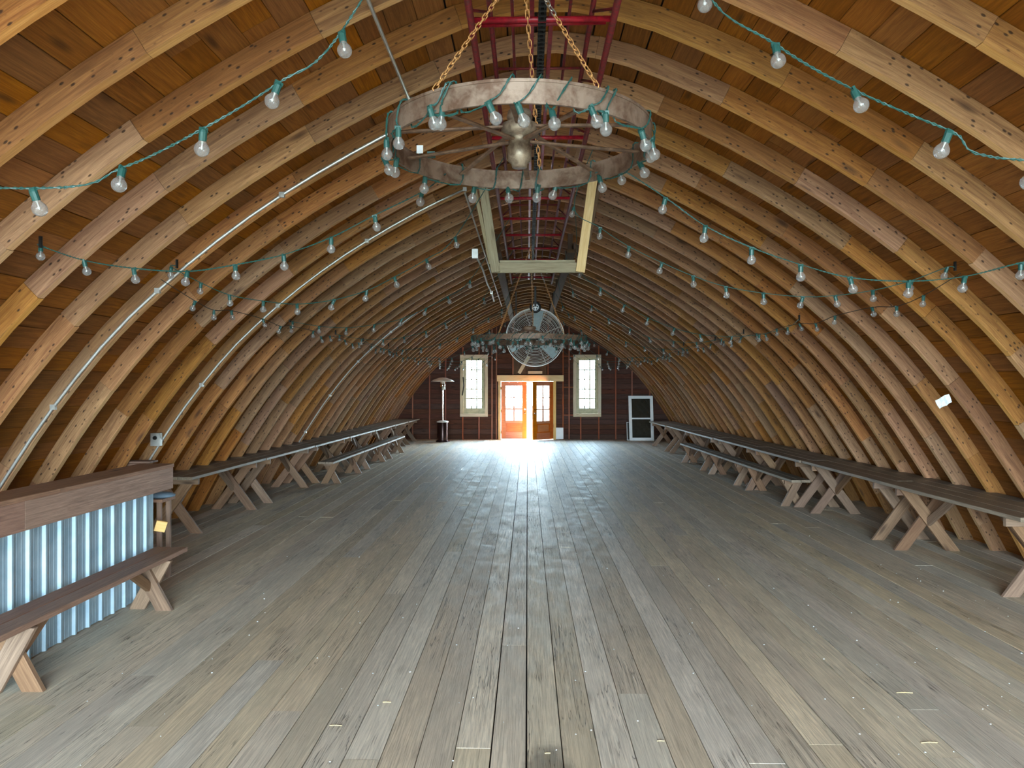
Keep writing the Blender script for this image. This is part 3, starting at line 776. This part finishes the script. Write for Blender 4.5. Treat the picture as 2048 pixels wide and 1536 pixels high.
w2 = wheel(W2, R2, .068, .06, 'dark wagon wheel chandelier hung before the big fan', [math.radians(-120), math.radians(-55), math.radians(85)], (.05, 10.2, 3.86), dark=True, hubscale=1.7)
def wheel_string(W_, Rr, hb, seeds, label, thick, loops):
    o = tag(empty('wheel_string_light', W_), label, 'string light'); wire = []
    for a, dr, dz in seeds:
        p = Vector(((Rr + dr) * math.cos(a), (Rr + dr) * math.sin(a), dz)); wt = add_bulb(o, p, (U(-.5, .5), U(-.5, .5)))
        a2 = a + U(.03, .07)
        wire += [Vector(((Rr + .012) * math.cos(a - .06), (Rr + .012) * math.sin(a - .06), -.004)), wt,
                 Vector(((Rr + .012) * math.cos(a + .03), (Rr + .012) * math.sin(a + .03), hb * .35)), Vector(((Rr + .012) * math.cos(a + .10), (Rr + .012) * math.sin(a + .10), hb + .006)),
                 Vector(((Rr - .022) * math.cos(a + .12), (Rr - .022) * math.sin(a + .12), hb + .004)), Vector(((Rr - .024) * math.cos(a + .15), (Rr - .024) * math.sin(a + .15), -.008))]
    mb = MB(); pts = smoothpts(wire, 3)
    if thick: twisted(mb, pts, .0026, .003, .045)
    else: mb.tube(pts, .004, 4)
    mb.build('wire', M['green'], o)
    return o
def wang(x, y, dz):                            # rim angle of the bulb seen at pixel x, y
    D = dz * F / (VY - y); X = (x - VX) * D / F; return math.atan2(D - W1.y, X - W1.x)
sd = []
for x, y in ((863, 254), (988, 234), (1051, 208), (1127, 221), (1209, 244), (1240, 243), (1288, 293), (1257, 348), (1224, 328), (1191, 378), (1137, 327), (1104, 398), (1016, 407), (964, 384), (852, 376), (812, 346), (790, 338), (795, 312), (777, 286), (868, 250), (1048, 352)):
    a = wang(x, y, 1.035); sd.append((a, U(-.015, .02), -.062 + U(-.015, .02)))
sd.sort()
wheel_string(W1, R1, .097, sd, 'green-wired string of clear bulbs wound round the near wagon wheel', True, 1)
sd2 = []
for k in range(46):
    sd2.append((-PI + 2 * PI * k / 46 + U(-.05, .05), U(-.05, .05), -.05 + U(-.06, .03)))
sd2.sort(); wheel_string(W2, R2, .068, sd2, 'crowded string of clear bulbs wound round the far wagon wheel', False, 1)
# paper tag and plug on the near wheel
tg = MB().box((-.016, -.001, -.02), (.016, .001, .02)).build('paper_tag', M['paper'], w1); tg.location = px(839, 297, 3.6) - W1
pg = MB().box((-.02, -.012, -.014), (.02, .012, .014)).build('green_plug', M['green'], w1); pg.location = px(862, 308, 3.7) - W1

# ---------------------------------------------------------------- bale conveyor under the ridge
cv = tag(empty('bale_conveyor', (CX - .09, -1.4, 3.9)), 'long red steel bale conveyor with a black drive chain under the ridge', 'conveyor')
CL = 15.6
for s in (-1, 1):
    MB().tube([(s * .39, 0, 0), (s * .39, CL, 0)], .020, 10).build('side_rail', M['redworn'], cv, True)
    MB().tube([(s * .30, 0, .20), (s * .30, CL, .20)], .016, 10).build('upper_rail', M['redworn'], cv, True)
    MB().tube([(s * .17, 0, .22), (s * .17, CL, .22)], .010, 8).build('guide_rod', M['redworn'], cv, True)
    MB().box((s * .055 - .012, 0, .07), (s * .055 + .012, CL, .13)).build('chain_guide', M['red'], cv)
    k = 0; mb = MB(); y = .5
    while y < CL - .5:
        MB().tube([(s * .39, y, 0), (s * .30, y + .42, .20)], .009, 6).build('strut', M['redworn'], cv, True); y += .95
y = 5.38 - .95 * 5
while y < CL:
    MB().tube([(-.39, y, .01), (.39, y, .01)], .017, 8).build('rung', M['red'], cv, True)
    if 5.3 < y < 5.6: MB().tube([(-.36, y + .08, .02), (.36, y + .10, .04)], .012, 8).build('rung', M['red'], cv, True)
    if int(y * 10) % 2: MB().tube([(-.30, y + .1, .20), (.30, y + .1, .20)], .010, 8).build('rung', M['redworn'], cv, True)
    y += .95
mb = MB()
for i in range(int(CL / .05)):
    y = i * .05; mb.box((-.022, y, -.01), (.022, y + .016, .012)); mb.box((-.017, y, -.005), (-.009, y + .05, .008)); mb.box((.009, y, -.005), (.017, y + .05, .008))
mb.build('drive_chain', M['black'], cv)['kind'] = 'stuff'
# hangers from the rafters
def hanger(y, label, zb=3.15):
    h = tag(empty('hanger_frame', (CX - .06, y, 0)), label, 'frame')
    plank('hanger_board', h, (-.46, 0, zb), (-.62, 0, 4.24), .10, .045, M['beam'], (0, -1, 0)); plank('hanger_board', h, (-.52, .09, zb + .1), (-.72, .09, 4.2), .13, .04, M['beam'], (1, 0, 0))
    plank('hanger_board', h, (.47, 0, zb), (.62, 0, 4.24), .10, .045, M['newwood'], (0, -1, 0)); plank('hanger_board', h, (.56, .09, zb + .3), (.70, .09, 4.2), .13, .04, M['darkbeam'], (1, 0, 0))
    plank('cross_board', h, (-.49, .045, zb + .055), (.49, .045, zb + .055), .11, .045, M['beam'], (0, -1, 0)); plank('cross_board', h, (-.42, .10, zb + .13), (.42, .10, zb + .13), .09, .03, M['beam'], (0, 0, 1))
    return h
hanger(8.0, 'grey board U-frame hung from the rafters round the red conveyor')
for s, lb in ((-1, 'dark plank beam under the ridge on the bar side of the fan'), (1, 'dark plank beam under the ridge on the far side of the fan from the bar')):
    bmx = tag(empty('ridge_beam', (CX - .075 + s * .57, 11.0, 3.9)), lb, 'beam', 'beams beside the conveyor')
    plank('plank', bmx, (0, 0, .04), (0, 5.6, .04), .14, .05, M['darkbeam']); plank('plank', bmx, (0, 5.62, .04), (0, 12.5, .04), .14, .05, M['darkbeam'])
    plank('side_plank', bmx, (s * .05, 0, .10), (s * .05, 12.5, .10), .14, .03, M['darkbeam'], (1, 0, 0))
    for k in range(6): plank('tie', bmx, (0, .3 + k * 2.4, .1), (0, .3 + k * 2.4, .36), .08, .03, M['darkbeam'], (0, 1, 0))

# ---------------------------------------------------------------- drum fan
fan = tag(empty('drum_fan', (.157, 15.2, 2.906)), 'large round drum fan with wire guard and pale blades hung below the ridge', 'fan')
mb = MB()
def circ(r, y, rr, n=56): mb.tube([(r * math.cos(2 * PI * j / n), y, r * math.sin(2 * PI * j / n)) for j in range(n)], rr, 4, closed=True)
for i in range(17): circ(.085 + i * .0305, -.10 - .05 * math.sin(PI * min(1, i / 17)), .0034)
for i in range(8):
    a = PI / 8 + i * PI / 4; mb.tube([(.06 * math.cos(a), -.11, .06 * math.sin(a)), (.33 * math.cos(a), -.15, .33 * math.sin(a)), (.60 * math.cos(a), -.10, .60 * math.sin(a))], .005, 4)
mb.build('front_guard', M['fanwhite'], fan)
mb = MB()
for i in range(9): circ(.12 + i * .058, .17, .0034)
mb.build('rear_guard', M['fanwhite'], fan)
mb = MB(); nn_ = 64; b0 = 0
for j in range(nn_):
    a = 2 * PI * j / nn_
    for rr, yy in ((.612, -.10), (.612, .17), (.600, .17), (.600, -.10)): mb.v.append((rr * math.cos(a), yy, rr * math.sin(a)))
for j in range(nn_):
    for q in range(4):
        a0, a1 = 4 * j + q, 4 * j + (q + 1) % 4; k = 4 if j < nn_ - 1 else 4 - 4 * nn_; mb.f.append((a0, a1, a1 + k, a0 + k)); mb.m.append(0)
mb.build('drum', M['fanwhite'], fan)
for ang in (82, -40, 202):
    a = math.radians(ang); mb = MB(); n = 6
    for i in range(n + 1):
        r = .10 + .47 * i / n; w0 = .07 + .035 * i / n
        for s in (-1, 1):
            tx, tz = -math.sin(a), math.cos(a)
            for th in (0, .004): mb.v.append((r * math.cos(a) + tx * s * w0, .02 + s * .035 + th, r * math.sin(a) + tz * s * w0))
    for i in range(n):
        k = 4 * i
        for q in ((k, k + 2, k + 6, k + 4), (k + 1, k + 5, k + 7, k + 3), (k, k + 4, k + 5, k + 1), (k + 2, k + 3, k + 7, k + 6)): mb.f.append(q); mb.m.append(0)
    mb.f += [(0, 1, 3, 2), (4 * n, 4 * n + 2, 4 * n + 3, 4 * n + 1)]; mb.m += [0, 0]
    mb.build('blade', M['blade'], fan)
MB().lathe([(0, -.05), (.07, -.05), (.09, -.03), (.09, .20), (.07, .24), (0, .24)], 20, axis='Y').build('motor', M['black'], fan, True)
for s in (-1, 1): MB().tube([(s * .40, .17, .46), (s * .40, .10, .98)], .012, 6).build('hanger_rod', M['black'], fan)
MB().box((-.60, .15, -.02), (.60, .18, .02)).build('motor_bracket', M['black'], fan)
pw = tag(empty('guide_wheel', (.16, 14.75, 3.49)), 'small black rubber wheel with pale five-hole hub above the fan', 'wheel')
MB().lathe([(.070, -.03), (.095, -.038), (.115, -.025), (.118, 0), (.115, .025), (.095, .038), (.070, .03), (.070, -.03)], 28, axis='Y').build('tyre', M['rubber'], pw, True)
MB().lathe([(0, -.022), (.072, -.018), (.072, .018), (0, .022)], 24, axis='Y').build('hub', M['white'], pw)
for i in range(5):
    a = PI / 2 + i * 2 * PI / 5; MB().lathe([(0, -.026), (.014, -.026), (.014, -.015), (0, -.015)], 10, axis='Y', at=(.043 * math.cos(a), 0, .043 * math.sin(a))).build('hub_hole', M['black'], pw)
for s in (-1, 1): MB().box((-.02, s * .045 - .004, 0), (.02, s * .045 + .004, .42)).build('fork', M['black'], pw)
MB().tube([(0, -.05, 0), (0, .05, 0)], .012, 8).build('axle', M['silver'], pw)

# ---------------------------------------------------------------- conduits
def conduit(pts, label, boxes=(), r=.0125):
    pts = [Vector(p) for p in pts]; o = tag(empty('conduit', pts[0]), label, 'conduit', None); P = [p - pts[0] for p in pts]
    MB().tube(P, r, 8).build('pipe', M['zinc'], o, True)
    for i in range(3, len(P) - 1, 4): MB().box(P[i] - Vector((.022, .014, .022)), P[i] + Vector((.022, .014, .022))).build('strap', M['zinc'], o)
    for b in boxes: b = Vector(b) - pts[0]; MB().box(b - Vector((.04, .03, .06)), b + Vector((.04, .03, .06))).build('coupling_box', M['zinc'], o)
    return o
def raft_run(k, za, zb, side=-1, d=.02, off=.018):
    y = 6.0 + .61 * k - off; sa, sb = s_at(za, side), s_at(zb, side); out = []
    for i in range(19):
        p, nn = arc(sa + (sb - sa) * i / 18); q = p + nn * d; out.append(Vector((q.x + CX, y, q.y)))
    return out
def sx_of(x): return min(range(len(ARC)), key=lambda i: abs(ARC[i][0] - x))
zt = ARC[sx_of(-1.07)][1]
c1 = raft_run(0, .02, zt); conduit([(-.9, -1.3, zt - .02), (-.9, 3.2, zt - .02), (-.9, 5.90, zt - .02)] + list(reversed(c1)), 'white metal conduit under the ridge bending down the rafter above the bar', [(-.9, 5.6, zt - .03)])
zt = ARC[sx_of(-.90)][1]
c2 = raft_run(4, .25, zt); cc = conduit([(-.73, 20.5, zt - .02), (-.73, 14, zt - .02), (-.73, 8.46, zt - .02)] + list(reversed(c2)), 'white metal conduit ending at a switch box beside the bar')
bxp = Vector(px(305, 880, 8.36)) - cc.location
sb = MB().box(bxp + Vector((-.055, -.03, -.075)), bxp + Vector((.055, .03, .075))).build('switch_box', M['zinc'], cc)
mb = MB(); mb.lathe([(0, -.045), (.022, -.045), (.024, -.03)], 12, axis='Y', at=tuple(bxp + Vector((0, 0, .02)))); mb.build('socket_face', M['black'], cc)
c3 = raft_run(14, .4, 3.35); conduit(c3, 'thin metal conduit down a rafter behind the benches on the bar side')
conduit([px(950, 507, 9.6), px(966, 540, 10.6), px(974, 566, 11.4), px(983, 585, 12.2), px(988, 602, 13.0)], 'short white cable hanging below the rafters beside the conveyor', [px(950, 507, 9.6)], r=.014)

# ---------------------------------------------------------------- patio heater
ph_ = tag(empty('patio_heater', (-2.86, 24.4, 0)), 'tall patio heater with dark base and wide pale dish by the gable wall', 'heater')
MB().lathe([(0, 0), (.235, 0), (.235, .03), (.20, .05), (.20, .06)], 28).build('base', M['bronze'], ph_, True)
MB().lathe([(.185, .06), (.185, .66), (.178, .68)], 28).build('tank_housing', M['bronze'], ph_, True)
MB().lathe([(.20, .66), (.20, .69), (.10, .72), (.03, .73)], 28).build('housing_lid', M['dish'], ph_, True)
MB().lathe([(.030, .72), (.030, 1.78)], 16).build('pole', M['chrome'], ph_, True)
MB().lathe([(.035, 1.74), (.085, 1.80), (.085, 1.93), (.075, 1.98), (.075, 2.04), (.03, 2.06)], 20).build('burner', M['chrome'], ph_, True)
MB().lathe([(0, 2.17), (.12, 2.16), (.30, 2.10), (.38, 2.05), (.395, 2.03), (.38, 2.035), (.28, 2.08), (.10, 2.12), (0, 2.13)], 32).build('reflector_dish', M['dish'], ph_, True)
for i in range(3):
    a = i * 2.1; MB().tube([(.06 * math.cos(a), .06 * math.sin(a), 2.04), (.06 * math.cos(a), .06 * math.sin(a), 2.13)], .006, 6).build('standoff', M['chrome'], ph_)
MB().box((.05, -.09, 1.76), (.10, -.05, 1.86)).build('control_knob', M['dish'], ph_)

# ---------------------------------------------------------------- things at the gable wall
lw = tag(empty('window_unit', (3.93, 25.05, 0)), 'loose white double-pane window leaning on the gable wall', 'window'); lw.rotation_euler = (-math.radians(10), 0, 0)
Wd, Hh = .84, 1.56
for a, b, c, d in ((-Wd / 2, -Wd / 2 + .10, 0, Hh), (Wd / 2 - .10, Wd / 2, 0, Hh), (-Wd / 2 + .1, Wd / 2 - .1, 0, .10), (-Wd / 2 + .1, Wd / 2 - .1, Hh - .10, Hh), (-Wd / 2 + .1, Wd / 2 - .1, .74, .79)):
    MB().box((a, -.035, c), (b, .035, d)).build('frame_bar', M['white'], lw)
for c, d in ((.10, .74), (.79, Hh - .10)): MB().box((-Wd / 2 + .1, -.008, c), (Wd / 2 - .1, .008, d)).build('pane', M['darkglass'], lw)
ls = tag(empty('window_screen', (3.62, 25.22, 0)), 'dark insect screen in a thin white frame behind the leaning window', 'screen'); ls.rotation_euler = (-math.radians(12), 0, 0)
for a, b, c, d in ((-.17, -.15, 0, .64), (.62, .64, 0, .64), (-.15, .62, 0, .02), (-.15, .62, .62, .64)): MB().box((a, -.01, c), (b, .01, d)).build('frame_bar', M['white'], ls)
MB().box((-.15, -.003, .02), (.62, .003, .62)).build('mesh', M['screen'], ls)
hp = tag(empty('vent_panel', (1.13, YW - .10, .0)), 'small white louvred panel standing beside the door', 'panel'); hp.rotation_euler = (-math.radians(6), 0, 0)
MB().box((-.13, -.02, .02), (.13, .02, .42)).build('back', M['white'], hp)
for i in range(6): MB().box((-.11, -.035, .06 + i * .06), (.11, -.02, .085 + i * .06)).build('louvre', M['white'], hp)

# ---------------------------------------------------------------- small things
pp = px(1875, 802, 7.18); mb = MB()
for i in range(5):
    for j in range(4): mb.v.append((-.07 + i * .035, .012 * math.sin(i * 2.1 + j) - .02, -.045 + j * .03 + .006 * math.sin(i * 3)))
for i in range(4):
    for j in range(3): a = i * 4 + j; mb.f.append((a, a + 4, a + 5, a + 1)); mb.m.append(0)
o = mb.build('paper_scrap', M['paper'], None, loc=pp); o.rotation_euler = (0, -.5, 0); o.modifiers.new('thick', 'SOLIDIFY').thickness = .002
tag(o, 'crumpled white paper scrap stuck on a rafter opposite the bar', 'paper')
def debris(name, p, sz, rot, mat, label, cat, group):
    mb = MB(); mb.tube([(-sz[0] / 2, 0, sz[1] / 2), (0, sz[0] * .06, sz[1] / 2), (sz[0] / 2, 0, sz[1] / 2)], sz[1] / 2, 5)
    o = mb.build(name, mat); o.location = (p[0], p[1], .0005); o.rotation_euler = (0, 0, rot); tag(o, label, cat, group)
def onfloor(x, y): D = H * F / (y - VY); return ((x - VX) * D / F, D)
for (x, y, s, r, lb) in ((1800, 1379, .10, 0, 'longest pale straw on the floor, below the nearest table'), (1848, 1477, .09, .05, 'dark-ended straw on the floor near the camera opposite the bar'), (773, 1407, .05, 0, 'pale straw lying across the floor left of the middle seam'), (1320, 1479, .04, 0, 'short pale straw on the floor beside the dark spill'), (1095, 1506, .03, .1, 'pale splinter on the floor by the dark spill'), (670, 1455, .07, .0, 'pale splinter between floor boards toward the bar')):
    debris('straw', onfloor(x, y), (s, .0045), r, M['straw'], lb, 'straw', None)
rs = random.Random(3)
mb = MB()
for i in range(650):
    x, y = rs.uniform(-4.2, 4.4), 1.9 + 15 * rs.random() ** 1.6; s = rs.uniform(.003, .008)
    n0 = len(mb.v); c = [(x + s * math.cos(t) * rs.uniform(.6, 1.3), y + s * math.sin(t) * rs.uniform(.6, 1.3)) for t in (0, 1.3, 2.5, 3.8, 5.1)]
    mb.v += [(a, b, .0012) for a, b in c] + [(x, y, .0012 + s * .6)]
    for k in range(5): mb.f.append((n0 + k, n0 + (k + 1) % 5, n0 + 5)); mb.m.append(0)
o = mb.build('chaff_litter', M['paper']); tag(o, 'pale specks of chaff scattered over the floor boards', 'litter', None, 'stuff')
